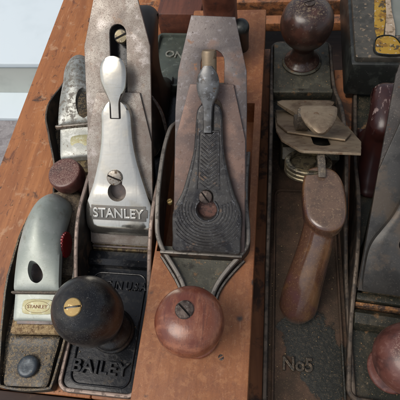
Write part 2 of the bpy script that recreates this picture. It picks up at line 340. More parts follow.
def join(*mes):
    bm = bmesh.new()
    for m in mes: bm.from_mesh(m)
    out = bpy.data.meshes.new('j'); bm.to_mesh(out); bm.free()
    return out

def smooth_pts(pts, n=6, closed=True):
    out = []; N = len(pts)
    rng = range(N if closed else N - 1)
    for i in rng:
        p = [Vector(pts[(i + k) % N] if closed else pts[min(max(i + k, 0), N - 1)]) for k in (-1, 0, 1, 2)]
        for j in range(n):
            t = j / n
            out.append(.5 * ((2 * p[1]) + (p[2] - p[0]) * t + (2 * p[0] - 5 * p[1] + 4 * p[2] - p[3]) * t * t + (3 * p[1] - p[0] - 3 * p[2] + p[3]) * t ** 3))
    if not closed: out.append(Vector(pts[-1]))
    return out

def rrect(x0, y0, x1, y1, r, n=5):
    out = []
    for cx, cy, a0 in ((x1 - r, y1 - r, 0), (x0 + r, y1 - r, 90), (x0 + r, y0 + r, 180), (x1 - r, y0 + r, 270)):
        for k in range(n + 1):
            a = R(a0 + 90 * k / n); out.append((cx + r * math.cos(a), cy + r * math.sin(a)))
    return out

def circle(cx, cy, r, n=28, ry=None):
    return [(cx + r * math.cos(2 * math.pi * k / n), cy + (ry or r) * math.sin(2 * math.pi * k / n)) for k in range(n)]

def plate(outline, holes=(), z0=0, z1=3, bevel=.5, res=2):
    """flat shape with bevelled rim, from z0 to z1"""
    cu = bpy.data.curves.new('c', 'CURVE'); cu.dimensions = '2D'; cu.fill_mode = 'BOTH'
    for loop in [outline] + list(holes):
        sp = cu.splines.new('POLY'); sp.points.add(len(loop) - 1); sp.use_cyclic_u = True
        for p, q in zip(sp.points, loop): p.co = (q[0], q[1], 0, 1)
    bevel = min(bevel, (z1 - z0) / 2 - .01)
    cu.extrude = (z1 - z0) / 2 - bevel; cu.bevel_depth = bevel; cu.bevel_resolution = res; cu.offset = -bevel
    ob = bpy.data.objects.new('c', cu); me = bpy.data.meshes.new_from_object(ob)
    bpy.data.objects.remove(ob); bpy.data.curves.remove(cu)
    me.transform(Matrix.Translation((0, 0, (z0 + z1) / 2)))
    bm = bmesh.new(); bm.from_mesh(me); bmesh.ops.remove_doubles(bm, verts=bm.verts, dist=.004); bm.to_mesh(me); bm.free()
    return me

def text_mesh(s, size, depth, width=None, bevel=.0, spacing=1., bold=0.):
    cu = bpy.data.curves.new('t', 'FONT'); cu.body = s; cu.size = size; cu.extrude = depth / 2
    cu.align_x = 'CENTER'; cu.align_y = 'CENTER'; cu.space_character = spacing; cu.offset = bold
    if bevel: cu.bevel_depth = bevel; cu.bevel_resolution = 1
    ob = bpy.data.objects.new('t', cu); me = bpy.data.meshes.new_from_object(ob)
    bpy.data.objects.remove(ob); bpy.data.curves.remove(cu)
    xs = [v.co.x for v in me.vertices]; ys = [v.co.y for v in me.vertices]
    sx = width / (max(xs) - min(xs)) if width else 1
    me.transform(Matrix.Diagonal((sx, 1, 1, 1)) @ Matrix.Translation((-(max(xs) + min(xs)) / 2, -(max(ys) + min(ys)) / 2, 0)))
    return me

def lathe(profile, seg=48, sub=4, cap=True, smooth=True):
    pr = smooth_pts([(r, z, 0) for r, z in profile], sub, False) if smooth else [Vector((r, z, 0)) for r, z in profile]
    vs, fs = [], []
    for p in pr:
        for k in range(seg):
            a = 2 * math.pi * k / seg; vs.append((max(p[0], .01) * math.cos(a), max(p[0], .01) * math.sin(a), p[1]))
    for i in range(len(pr) - 1):
        for k in range(seg):
            a, b = i * seg + k, i * seg + (k + 1) % seg
            fs.append((a, b, b + seg, a + seg))
    if cap: fs.append(tuple(range(seg))); fs.append(tuple(range((len(pr) - 1) * seg, len(pr) * seg)))
    return mesh_from(vs, fs)

def wall(path, th, zb=0., closed=False, inward=1):
    """upright strip along path of (x, y, ztop), rounded top; th to the inward side"""
    P = [Vector(p) for p in path]; N = len(P); vs, fs = [], []
    for i, p in enumerate(P):
        a = P[(i - 1) % N] if (closed or i) else p; b = P[(i + 1) % N] if (closed or i < N - 1) else p
        d = Vector((b.x - a.x, b.y - a.y)); d.normalize(); n = Vector((-d.y, d.x)) * inward
        for f, z in ((0, zb), (0, p.z - .9), (.18, p.z - .2), (.5, p.z), (.82, p.z - .2), (1, p.z - .9), (1, zb)):
            vs.append((p.x + n.x * th * f, p.y + n.y * th * f, z))
    for i in range(N if closed else N - 1):
        for k in range(7):
            a = i * 7 + k; b = i * 7 + (k + 1) % 7; j = ((i + 1) % N) * 7
            fs.append((a, b, j + (k + 1) % 7, j + k))
    if not closed: fs.append(tuple(range(7))); fs.append(tuple(range((N - 1) * 7, N * 7)))
    return mesh_from(vs, fs)

def slab(rows, nu=12, edge=1.):
    """closed body lofted along y: rows = (y, xc, halfwidth, ztop, thickness, crown)"""
    rows = smooth_pts6(rows); vs, fs = [], []
    W = nu + 1
    for y, xc, hw, zt, t, cr in rows:
        for k in range(W):
            u = -1 + 2 * k / nu; e = max(0, (abs(u) - .86) / .14)
            vs.append((xc + u * hw, y, zt - cr * u * u - edge * e * e))
        for k in range(W):
            u = 1 - 2 * k / nu; vs.append((xc + u * hw, y, zt - cr * u * u - t))
    L = 2 * W
    for i in range(len(rows) - 1):
        for k in range(L):
            a, b = i * L + k, i * L + (k + 1) % L; fs.append((a, b, b + L, a + L))
    fs.append(tuple(range(L))); fs.append(tuple(range((len(rows) - 1) * L, len(rows) * L)))
    return mesh_from(vs, fs)

def smooth_pts6(rows, n=5):
    out = []; N = len(rows)
    for i in range(N - 1):
        p = [rows[min(max(i + k, 0), N - 1)] for k in (-1, 0, 1, 2)]
        for j in range(n):
            t = j / n
            out.append([.5 * (2 * p[1][c] + (p[2][c] - p[0][c]) * t + (2 * p[0][c] - 5 * p[1][c] + 4 * p[2][c] - p[3][c]) * t * t
                              + (3 * p[1][c] - p[0][c] - 3 * p[2][c] + p[3][c]) * t ** 3) for c in range(len(rows[0]))])
    out.append(list(rows[-1])); return out

def boolean(me, cutters, op='DIFFERENCE'):
    for m_ in [me] + list(cutters):
        bm = bmesh.new(); bm.from_mesh(m_); bmesh.ops.recalc_face_normals(bm, faces=bm.faces)
        if bm.calc_volume(signed=True) < 0: bmesh.ops.reverse_faces(bm, faces=bm.faces)
        bm.to_mesh(m_); bm.free()
    a = bpy.data.objects.new('a', me); C.objects.link(a); tmp = []
    for c in cutters:
        b = bpy.data.objects.new('b', c); C.objects.link(b); tmp.append(b); b.display_type = 'WIRE'
        md = a.modifiers.new('b', 'BOOLEAN'); md.object = b; md.operation = op; md.solver = 'EXACT'; md.use_self = True
    dg = bpy.context.evaluated_depsgraph_get(); dg.update()
    out = bpy.data.meshes.new_from_object(a.evaluated_get(dg))
    for o in tmp + [a]: bpy.data.objects.remove(o)
    return out

def modmesh(me, fn):
    a = bpy.data.objects.new('a', me); C.objects.link(a); fn(a)
    dg = bpy.context.evaluated_depsgraph_get(); dg.update()
    out = bpy.data.meshes.new_from_object(a.evaluated_get(dg)); bpy.data.objects.remove(a); return out

def fuse(me, voxel=.9, smooth=6):
    def fn(a):
        m = a.modifiers.new('r', 'REMESH'); m.mode = 'VOXEL'; m.voxel_size = voxel
        s = a.modifiers.new('s', 'SMOOTH'); s.iterations = smooth; s.factor = .6
    return modmesh(me, fn)

def box(x0, y0, z0, x1, y1, z1, bev=.5):
    bm = bmesh.new(); bmesh.ops.create_cube(bm, size=1)
    for v in bm.verts: v.co = Vector(((x0 + x1) / 2 + v.co.x * (x1 - x0), (y0 + y1) / 2 + v.co.y * (y1 - y0), (z0 + z1) / 2 + v.co.z * (z1 - z0)))
    if bev: bmesh.ops.bevel(bm, geom=bm.edges[:], offset=bev, segments=2, affect='EDGES', profile=.5)
    me = bpy.data.meshes.new('b'); bm.to_mesh(me); bm.free(); return me

def prism(poly, x0, x1, bev=.6):
    """poly in (y, z) extruded along x"""
    me = plate(poly, (), x0, x1, bev)
    me.transform(Matrix(((0, 0, 1, 0), (1, 0, 0, 0), (0, 1, 0, 0), (0, 0, 0, 1)))); return me

def tube(pts, rad, seg=10, n=4):
    P = smooth_pts(pts, n, False); vs, fs = [], []
    rr = rad if callable(rad) else (lambda t: rad)
    up = Vector((0, 0, 1))
    for i, p in enumerate(P):
        d = (P[min(i + 1, len(P) - 1)] - P[max(i - 1, 0)]).normalized()
        a = d.cross(up); a = a.normalized() if a.length > .05 else Vector((1, 0, 0)); b = d.cross(a)
        for k in range(seg):
            an = 2 * math.pi * k / seg; vs.append(p + (a * math.cos(an) + b * math.sin(an)) * rr(i / (len(P) - 1)))
    for i in range(len(P) - 1):
        for k in range(seg):
            a, b = i * seg + k, i * seg + (k + 1) % seg; fs.append((a, b, b + seg, a + seg))
    fs.append(tuple(range(seg))); fs.append(tuple(range((len(P) - 1) * seg, len(P) * seg)))
    return mesh_from(vs, fs)

T = Matrix.Translation
def RX(a): return Matrix.Rotation(R(a), 4, 'X')
def RY(a): return Matrix.Rotation(R(a), 4, 'Y')
def RZ(a): return Matrix.Rotation(R(a), 4, 'Z')

def screw(name, parent, r, M0, mat, h=1.6, slot=0, slotw=None, dome=.5):
    """slotted screw head: axis +z of M0, slot angle in degrees"""
    head = lathe([(r * .96, -1.5), (r, 0), (r, h - .5), (r * .92, h - .1), (r * .5, h + dome * .6), (0, h + dome)], 32, 2, True, False)
    sw = slotw or r * .2
    cut = box(-r * 1.3, -sw / 2, h - .9, r * 1.3, sw / 2, h + 4, 0); cut.transform(RZ(slot))
    head = boolean(head, [cut])
    o = finish(name, head, mat, parent, 30, M0)
    s = box(-r * .93, -sw * .5 + .05, h - 1.3, r * .93, sw * .5 - .05, h - .82, 0)
    finish('screw_slot', s, M['slot'], o, 30, M0 @ RZ(slot))
    return o

def jitter(me, amp, seed=1):
    """small hand-worn unevenness"""
    from mathutils import noise
    for v in me.vertices:
        n = noise.noise_vector(v.co * .06 + Vector((seed * 7.3, 0, 0)))
        v.co += n * amp
    return me

def body_outline(L, hw, r, taper=0.):
    return rrect(-hw, 0, hw, L, r, 7)

def metal_body(t, L, hw, heights, mat, edge_mat, r=9, name='body', th=3.2, thick=4.):
    """cast plane body: sole plate with a rim whose height follows heights = [(y, z)...]"""
    out = rrect(-hw, 0, hw, L, r, 7)
    sole = plate(rrect(-hw + .6, .6, hw - .6, L - .6, r, 7), (), .4, thick, .4)
    def hz(y):
        for (a, za), (b, zb) in zip(heights, heights[1:]):
            if a <= y <= b:
                u = (y - a) / (b - a); return za + (zb - za) * u
        return heights[-1][1]
    path = []; N = len(out)
    for i in range(N):
        p, q = Vector(out[i]), Vector(out[(i + 1) % N]); n = max(1, int((q - p).length / 4))
        for k in range(n):
            v = p.lerp(q, k / n); path.append((v.x, v.y, sum(hz(max(heights[0][0], v.y + q_)) for q_ in range(-12, 13, 3)) / 9))
    w = wall(path, th, 0, True, 1)
    b = finish(name, sole, mat, t)
    finish('side_wall', w, edge_mat, b)
    return b

def blade_outline(L, hw, hw_top, L_sh, hw_sh, y0=-9):
    return [(-hw, y0), (hw, y0), (hw_sh, L_sh - 1), (hw_sh - .6, L_sh + 1), (hw_top, L), (-hw_top, L), (-hw_sh + .6, L_sh + 1), (-hw_sh, L_sh - 1)]

def jag(poly, step, amp):
    """rust-nibbled outline"""
    out = []
    for i, p in enumerate(poly):
        p = Vector((*p, 0)); q = Vector((*poly[(i + 1) % len(poly)], 0)); n = max(1, int((q - p).length / step))
        for k in range(n):
            v = p.lerp(q, k / n); out.append(v + Vector((random.uniform(-amp, amp), random.uniform(-amp, amp), 0)) * (1 if k else .3))
    return out

def slot_outline(cx, y0, y1, w, n=8):
    o = []
    for k in range(n + 1): a = math.pi * k / n; o.append((cx + w * math.cos(a), y1 - w + w * math.sin(a)))
    for k in range(n + 1): a = math.pi + math.pi * k / n; o.append((cx + w * math.cos(a), y0 + w + w * math.sin(a)))
    return o

def keyhole(cx, cy, r, y2, r2, n=20):
    """round hole with a narrower slot running up"""
    o = []; a0 = math.asin(min(.99, r2 / r))
    for k in range(n + 1):
        a = math.pi / 2 + a0 + (2 * math.pi - 2 * a0) * k / n; o.append((cx + r * math.cos(a), cy + r * math.sin(a)))
    for k in range(7):
        a = math.pi * k / 6; o.append((cx + r2 * math.cos(a), y2 - r2 + r2 * math.sin(a)))
    return o

TOTE = [(0, 1), (85, 1), (87, 6), (80, 13), (68, 26), (61, 42), (61, 55), (68, 66), (80, 74), (88, 82), (84, 90), (72, 93), (52, 90), (36, 86), (27, 79), (27, 68), (29, 56), (24, 40), (13, 22), (1, 9)]
def tote(t, y0, xc, z0, mat, hw=12, bev=9.5, sc_=1., lean=0, name='tote'):
    poly = [(p.x * sc_, p.y * sc_) for p in smooth_pts([(y, z) for y, z in TOTE], 4)]
    me = prism(poly, -hw, hw, bev)
    me = plate(poly, (), -hw, hw, bev, 5); me.transform(Matrix(((0, 0, 1, 0), (1, 0, 0, 0), (0, 1, 0, 0), (0, 0, 0, 1))))
    return finish(name, me, mat, t, 50, T((xc, y0, z0)) @ RY(lean))

def knob(t, x, y, z0, profile, mat, screw_mat, sr, slot, parent_name='knob', tilt=(0, 0), sxy=(0, 0), sw=None, nt=0):
    k = finish(parent_name, jitter(lathe(profile, 56, 5), .35, x), mat, t, 60, T((x, y, z0)) @ RX(tilt[0]) @ RY(tilt[1]))
    if screw_mat:
        top = profile[-1][1]
        screw('knob_nut', k, sr, T((x, y, z0)) @ RX(tilt[0]) @ RY(tilt[1]) @ T((sxy[0], sxy[1], top - .45 - nt * .07)) @ RX(nt), screw_mat, 1.5, slot, sw, .4)
    return k

# ------------------------------------------------------------------ 1. iron jack plane, black knob, bright lever cap
p1 = thing('bench_plane', 'black iron bench plane with round black knob, brass nut and bright chromed lever cap', 'hand plane', (-107.5, 19, 0), 0, 'hand planes laid side by side on the bench')
H1 = [(0, 6), (45, 7.5), (62, 11), (80, 24), (100, 38), (120, 47), (160, 45), (200, 30), (240, 12), (330, 8)]
b1 = metal_body(p1, 322, 30, H1, M['japan'], M['edge_light'], 9)
# raised bridge in front of the mouth, mouth dirt, boss under the knob
br = prism([(93, 3), (106, 3), (106.5, 9), (104.5, 11.5), (98, 12), (94, 9)], -26.5, 26.5, 1.)
finish('mouth_bridge', br, M['japan'], b1)
finish('mouth_fill', prism([(107, 3), (119, 3), (117, 17), (113, 14.5), (111, 10.5), (107, 9)], -25.5, 25.5, .6), M['mouth_dirt'], b1)
finish('cap_iron_edge', box(-25, 107.6, 11.6, 25, 109.4, 13, .5), M['steel_plum'], b1, 30)
rimp = [(x, y, 5.3) for x, y in rrect(-22.5, 5.5, 22.5, 90, 8, 6)]
finish('inner_rib', wall(rimp, 1.6, 3.5, True), M['japan'], b1)
finish('cast_lettering', text_mesh('BAILEY', 12.5, 2.6, 42.5, .4), M['japan'], b1, 30, T((-.3, 18.5, 5.1)))
finish('cast_lettering', text_mesh('MADE IN U.S.A.', 8.6, 1.9, 50, .3), M['japan'], b1, 30, T((-.5, 79.5, 4.5)))
finish('frog', prism([(118, 4), (150, 4), (150, 8), (196, 74), (186, 76), (176, 66), (119, 12)], -22, 22, 1), M['japan'], p1)
A1 = T((0, 114, 22)) @ RX(42)
bl = plate(blade_outline(176, 25.6, 15.5, 143, 24.6), [slot_outline(1, 75, 157, 6.2)], -6.4, -4.2, .35)
finish('blade', bl, M['steel_light'], p1, 30, A1)
ci = [(-25.6, -7), (25.6, -7), (25.4, 74), (17, 109.5), (-16, 109.5), (-25.4, 74)]
finish('cap_iron', plate(ci, [slot_outline(1, 60, 100, 6.)], -3.8, -1.9, .35), M['steel_light'], p1, 30, A1)
def cap1_rows():
    d = [(1.5, 24.4), (4, 24.8), (9, 25.8), (16, 26.4), (25, 25.6), (33, 22.8), (42, 19.6), (52, 16.6), (62, 14), (74, 12.2), (86, 11.4), (94, 10.8), (99, 8.8), (102.5, 5.5), (104, 2)]
    o = []
    for y, w in d:
        z = 5.2 + (1.0 if 6 < y < 40 else 0) - (3.6 if y < 2 else (1.6 if y < 5 else 0)) + .012 * y
        o.append((y, .6, w, z, z + .9, 1.1 if y < 90 else .6))
    return o
cap = slab(cap1_rows(), 16, .8)
kh = plate(keyhole(0, 36.5, 7.2, 50, 4.2), (), -20, 30, .1)
cap = boolean(cap, [kh])
lc = finish('lever_cap', cap, M['chrome'], p1, 32, A1)
screw('lever_cap_screw', p1, 5.9, A1 @ T((-1.2, 47.5, 4.6)), M['screw'], 3.0, -20, 1.3)
finish('keyhole_back', plate(circle(-.2, 36, 8.5), (), -1.6, -1.2, .1), M['steel_plum'], p1, 30, A1)
# name plate recess and letters
pf = plate([(-22.6, 12.2), (22.6, 12.2), (22.6, 15), (24, 15), (24, 21), (22.6, 21), (22.6, 23.8), (-22.6, 23.8), (-22.6, 21), (-24, 21), (-24, 15), (-22.6, 15)], (), 5.9, 6.6, .1)
finish('name_plate', pf, M['plate_grey'], lc, 30, A1 @ T((.9, 2.2, 0)) @ Matrix.Diagonal((.95, 1, 1, 1)))
finish('name_plate_lettering', text_mesh('STANLEY', 10.2, .9, 40, .15, 1.0, .10), M['chrome'], lc, 30, A1 @ T((.9, 20.2, 6.8)))
cam = slab([(91.5, 0, 3.3, 6.9, 3.4, .1), (101, 0, 3.4, 7.4, 3.3, .2), (106, 0, 5.0, 8.1, 3.2, .4), (111, 0, 7.6, 8.9, 3.0, .8), (117, 0, 9.0, 9.6, 2.8, .7), (124, 0, 9.4, 9.9, 2.6, .9), (129, 0, 8.4, 9.7, 2.4, .8), (132.5, 0, 5.8, 9.3, 2.2, .5), (134, 0, 2.6, 9.1, 2., .3)], 12, .7)
cl = finish('cam_lever', cam, M['chrome'], lc, 32, A1 @ T((.8, 0, 0)))
finish('lever_slot', plate(rrect(-3.2, 90.8, 4.8, 104, .8), (), 5.3, 6.7, .1), M['slot'], lc, 30, A1)
finish('frog_face', box(-13, 30, -22, 15, 166, -15, 1.5), M['japan'], p1, 30, A1)
b_ = lathe([(5.2, -6), (5.2, 2), (4.4, 3), (0, 3.2)], 28, 1, True, False)
bs = finish('adjusting_screw', b_, M['brass_dull'], p1, 30, A1 @ T((2.6, 149, -9)))
finish('screw_slot', box(-4.8, -.6, 2.9, 4.8, .6, 3.6, 0), M['slot'], bs, 30, A1 @ T((2.6, 149, -9)) @ RZ(25))
finish('lateral_lever', tube([(4, 200, 68), (14, 212, 78), (26, 205, 66), (31, 192, 50)], 1.3, 8), M['screw_dark'], p1)
tote(p1, 205, 4, 4, M['black_wood'], 13, 10.5, 1.02, 0)
knob(p1, 3, 44.6, 4, [(16, 0), (16.6, 2.5), (15, 4.5), (15.6, 6), (14.6, 8.5), (10.5, 13), (9.6, 20), (11, 28), (16, 36), (20.8, 46), (21.6, 57), (20.2, 66), (15.8, 74), (9, 79), (4, 80.6), (0, 80.9)], M['black_knob'], M['brass'], 5.4, 12, sxy=(.2, -4), sw=1.1, tilt=(0, -1), nt=11)

# ------------------------------------------------------------------ 2. wooden-bodied plane
p2 = thing('wooden_bench_plane', 'wooden-bodied bench plane with reddish brown knob and dark herringbone lever cap, longest orange wood body', 'hand plane', (-37.7, -40, 0), 0, 'hand planes laid side by side on the bench')
wb = box(-35.3, 0, 0, 35.3, 408, 45, 1.6)
cutr = plate(smooth_pts([(-33.6, 153), (29.8, 153), (29.3, 290), (-33.6, 290)], 1), (), 20, 60, .1)
wb = boolean(wb, [cutr])
body2 = finish('body', wb, M['planewood'], p2, 30)
screw('body_screw', p2, 3.4, T((17.6, 85.5, 43.3)), M['screw_dark'], 1.6, 35, .7, .2)
# iron frame: tray in front, wings along the blade
fr = finish('iron_frame', slab([(121, 0, 9.6, 48.4, 3, -.4), (127, 0, 10.8, 48.2, 3, -.6), (134, -.5, 14.6, 48.0, 3, -1), (142, -.8, 20.4, 48.2, 3, -1), (150, -.8, 26.5, 49.5, 4, -.6), (155, -.6, 30, 50.5, 5, 0)], 16, 0), M['iron_green'], p2)
lw = [(-10.4, 121, 50.5), (-12, 127, 51), (-16.2, 134, 52), (-22.2, 142, 53.5), (-28.4, 150, 55.5), (-32.4, 158, 59), (-33.8, 168, 64), (-35, 190, 70), (-35.5, 220, 72), (-34.5, 245, 68), (-33, 262, 56), (-32, 280, 48)]
rw = [(10.4, 121, 50.5), (12, 127, 51), (15.5, 134, 52), (21, 142, 53), (27.4, 150, 54.5), (31.5, 157, 57), (31.6, 168, 61), (29.4, 185, 62), (28.4, 205, 60), (28.2, 225, 54), (28.2, 240, 46)]
def dens(p): return [tuple(v) for v in smooth_pts(p, 5, False)]
finish('frame_wing', wall(dens(lw), 3.2, 44, False, -1), M['frame_edge'], fr)
finish('frame_wing', wall(dens(rw), 3.2, 44, False, 1), M['frame_edge'], fr)
finish('frame_flange', wall(dens([(x, y - .3, 47.6) for x, y, z in lw[:5]]), 2.2, 44, False, 1), M['frame_edge'], fr)
finish('frame_flange', wall(dens([(x, y - .3, 47.6) for x, y, z in rw[:5]]), 2.2, 44, False, -1), M['frame_edge'], fr)
finish('frame_bar', box(-28.6, 147.3, 48, 27.2, 149.8, 56.5, .8), M['frame_edge'], fr)
screw('frame_screw', p2, 2., T((-26.5, 186, 58)) , M['brass'], 1.6, 35, .5, .3)
finish('frog', prism([(158, 22), (184, 22), (230, 60), (262, 98), (254, 102), (160, 30)], -20, 20, 1), M['iron_edge'], p2)
A2 = T((4.2, 151, 58)) @ RX(42)
def skew(pts, k): return [(x + k * y, y) for x, y in pts]
bo = [(-24.4, 0), (24.4, 0), (22.6, 92), (21.6, 115), (17.6, 130.5), (13.8, 146), (-13, 147.4), (-17.4, 130), (-21, 115), (-22.8, 92)]
finish('blade', plate(bo, [slot_outline(.6, 62, 127.5, 7.3)], -6.6, -4.4, .35), M['steel_plum'], p2, 30, A2)
finish('cap_iron', plate([(-24.2, -1), (24.2, -1), (22.4, 73), (14, 107), (-13, 107), (-22.2, 73)], [slot_outline(.6, 56, 99, 6.8)], -4.0, -2.0, .35), M['steel_rose'], p2, 30, A2)
co = [(-22.6, -.6), (-11, -1), (11, -1), (21.4, -.6), (22, 8), (22.4, 22), (21, 30), (17, 39), (13.6, 50), (11, 60), (9.4, 68), (8.6, 80), (7.8, 90), (5.2, 94.6), (0, 96), (-5.2, 94.6), (-7.8, 90), (-8.6, 80), (-9.4, 68), (-11, 60), (-13.6, 50), (-17, 39), (-21.6, 30), (-23.4, 22), (-23.2, 8)]
co = [tuple(v) for v in smooth_pts(co, 3)]
cap2m = plate(co, [keyhole(-.6, 28.6, 6.3, 41, 3.4)], -1.8, 4.4, 1.4, 3)
lc2 = finish('lever_cap', cap2m, M['cast_grey'], p2, 32, A2)
# raised pattern: rings round the keyhole, herringbone panel, border
bars = []
def clipx(y):
    if y < 22: return 22.4
    if y < 50: return 22.4 - (y - 22) * .36
    return 12
for k in range(1, 10):
    rad = 8.2 + 2.05 * k
    seg = []
    for a in range(-205, 26, 6):
        x = -.6 + rad * math.cos(R(a)); y = 28.6 + rad * math.sin(R(a)) * .98
        if y > 1.0 and abs(x) < clipx(y) - .8 and y < 38: seg.append((x, y, 4.55))
        else:
            if len(seg) > 2: bars.append(tube(seg, .36, 6, 1))
            seg = []
    if len(seg) > 2: bars.append(tube(seg, .36, 6, 1))
bars.append(tube([(-.6 + 7.4 * math.cos(R(a)), 28.6 + 7.4 * math.sin(R(a)), 4.5) for a in range(-230, 51, 8)], .8, 6, 1))
y = 42
while y < 75:
    w = 5.6 - (y - 42) * .04
    for s in (-1, 1): bars.append(tube([(0, y, 4.5), (s * w, y + 4.2, 4.5)], .42, 6, 1))
    y += 2.5
for s in (-1, 1):
    bars.append(tube([(s * 7.2, 42, 4.5), (s * 6.4, 60, 4.5), (s * 6, 78.5, 4.5)], .55, 6, 2))
    bars.append(tube([(s * 21.6, 24, 4.2), (s * 15, 37, 4.3), (s * 11.6, 49, 4.3), (s * 9.3, 60, 4.3), (s * 7.8, 71, 4.3), (s * 7.2, 86, 4.3)], .5, 6, 3))
bars.append(tube([(-6.2, 78.8, 4.5), (6.2, 78.8, 4.5)], .6, 6, 1))
bars.append(tube([(-21, 1.4, 4.1), (20, 1.4, 4.1)], .6, 6, 2))
finish('relief_pattern', join(*bars), M['cast_grey_hi'], lc2, 50, A2)
cam2 = slab([(78, 0, 2.6, 7, 3.0, .4), (90, 0, 2.8, 8, 3.0, .5), (95, 0, 3.4, 8.8, 3.2, .7), (100, 0, 5.6, 9.8, 3.4, 1.4), (105.5, 0, 6.8, 10.6, 3.4, 1.8), (112, 0, 5.8, 11, 3.0, 1.4), (117, 0, 2.6, 10.8, 2.4, .6)], 12, .8)
finish('cam_lever', cam2, M['cam_grey'], lc2, 40, A2 @ T((-.6, 0, 0)))
finish('lever_slot', plate(rrect(-3.6, 77, 3.2, 96, .6), (), 4.2, 4.7, .1), M['slot'], lc2, 30, A2)
screw('lever_cap_screw', p2, 4.3, A2 @ T((-1.4, 37.2, 2.6)), M['screw_dark'], 3.2, -52, 1.)
finish('keyhole_back', plate(circle(-.6, 28, 8), (), -1.7, -1.3, .1), M['hole_rust'], p2, 30, A2)
rod = lathe([(4.6, -16), (4.6, 14), (4., 15.4), (0, 15.6)], 28, 1, True, False)
finish('adjusting_screw', rod, M['steel_dusty'], p2, 30, A2 @ T((-1.4, 112, -5.5)) @ RX(-75))
finish('slot_backing', box(-10, 262, 60, 10, 300, 88, 3), M['planewood'], p2)
tt = tote(p2, 305, -1.5, 45, M['redwood'], 13, 8, .95)
finish('tote_nut', lathe([(4.3, 0), (4.3, 3), (3.6, 4), (0, 4.2)], 24, 1, True, False), M['screw'], tt, 30, T((-7, 343, 124)))
finish('frog_lug', lathe([(6, -30), (6.4, -6), (7, 4), (4, 8), (0, 8.6)], 24, 3), M['case'], p2, 40, T((15.3, 340.8, 78)) @ RX(20))
knob(p2, 1.2, 97, 45, [(14, 0), (14.4, 2.5), (12, 5), (9, 10), (8.6, 15), (11, 21), (16.6, 27), (19.6, 32.5), (20, 36.5), (18.6, 41.5), (14, 45.8), (8, 47.9), (3, 48.4), (0, 48.5)], M['rosewood'], M['screw_dark'], 5.2, -42, sxy=(-1.2, 2.4), sw=1.1, tilt=(-1.5, -1))

# ------------------------------------------------------------------ 3. reversed iron plane, handle towards the viewer
p3 = thing('bench_plane', 'rusty brown iron bench plane turned round, varnished handle and No5 lettering nearest the viewer', 'hand plane', (33.5, 366, 0), 180.6, 'hand planes laid side by side on the bench')
H3 = [(0, 8), (50, 9), (75, 16), (100, 32), (125, 42), (165, 40), (205, 24), (250, 9), (395, 7)]
b3 = metal_body(p3, 392, 30.5, H3, M['cast_brown'], M['iron_edge'], 10)
finish('toe_pad', box(-27, 4, 3.8, 27, 72, 10, 1.2), M['iron_green'], b3)
finish('mouth_bridge', box(-27.2, 70, 3.6, 27.2, 75, 14, .8), M['iron_green'], b3)
finish('boss', lathe([(19, 0), (19, 2.2), (17.5, 3.2), (0, 3.3)], 48, 1, True, False), M['iron_green'], b3, 30, T((0, 32, 9.6)))
finish('heel_rib', wall([(x, y, 6.8) for x, y in rrect(-24.5, 175, 24.5, 388, 6, 5)], 1.8, 3, True), M['cast_brown'], b3)
finish('cast_lettering', text_mesh('No5', 12.5, 2.6, 20.5, .45), M['letter_rust'], b3, 30, T((6.8, 314, 4.8)) @ RZ(180))
finish('frog', prism([(112, 4), (150, 4), (160, 16), (176, 52), (168, 56), (112, 14)], -21, 21, 1), M['cast_dark'], p3)
A3 = T((-1.5, 112, 23)) @ RX(38)
finish('blade', plate([tuple(v)[:2] for v in jag([(-27, -24), (27, -24), (27, 46), (23.5, 74), (12.5, 99), (10, 101), (-26, 103.5), (-31.5, 76), (-29, 0)], 3., .15)], [slot_outline(-4, 44, 88, 6)], -1.9, 0, .4), M['steel_dusty'], p3, 30, A3)
finish('cap_iron', plate([tuple(v)[:2] for v in jag([(-26, -22), (26, -22), (26, 30), (19, 58), (-20, 78), (-27, 60)], 3., .2)], [slot_outline(-3, 20, 58, 5.6)], .5, 2.0, .4), M['steel_dusty'], p3, 30, A3)
lc3 = finish('lever_cap', slab([(-18, .5, 22, 9, 3, .3), (-15.5, .5, 24, 12, 3.4, .3), (-11, .5, 24.5, 12.6, 3.4, .4), (-7, 0, 22, 11, 3, .6), (2, 0, 14, 8.5, 4, 1), (12, 0, 11, 8.2, 4, 1), (26, 0, 10.5, 8, 5, 1), (40, 0, 9, 8, 5, .8), (44, 0, 5, 7.5, 4, .5)], 12), M['steel_dusty'], p3, 35, A3)
cam3 = slab([(146, -3, 12.4, 77.5, 2.0, .4), (148.5, -3, 13.4, 79.8, 2, .8), (156, -3, 12.6, 81.4, 2.2, 1.2), (163, -3.2, 10.2, 82.2, 2.2, 1.4), (169, -3.4, 6.8, 82.2, 2.2, 1), (172.4, -3.5, 3.6, 81.4, 2.4, .6), (173.5, -3.5, 1.4, 80.8, 1.6, .2)], 14)
cm3 = finish('cam_lever', cam3, M['steel_dusty'], lc3, 40)
finish('lever_stem', prism([(128, 46), (138, 54), (147, 62), (151, 72), (150, 79), (158, 79.4), (158, 70), (154, 58), (146, 48), (134, 42)], 2, 11.5, 1.2), M['dusty_dark'], lc3)
finish('yoke', prism([(191, 77), (197, 79.6), (203, 80.4), (209, 80.6), (210, 82.2), (206, 83.6), (198, 84), (191.5, 82)], -2.5, 2.5, .9), M['dusty_dark'], p3, 40, T((-3, 0, 0)))
whl = []
for z in (-3., 0., 3.):
    whl.append(lathe([(12.4, z - 1.2), (15.2, z - 1.2), (15.8, z - .6), (15.8, z + .6), (15.2, z + 1.2), (12.4, z + 1.2)], 56, 1, False, False))
whl.append(lathe([(14.6, -4.5), (14.6, 4.5)], 48, 1, False, False)); whl.append(lathe([(12.8, -4.5), (12.8, 4.5)], 48, 1, False, False)); whl.append(lathe([(13.5, -1), (13.5, 1)], 40, 1, True, False)); whl.append(lathe([(5, -8), (5, 4)], 24, 1, True, False))
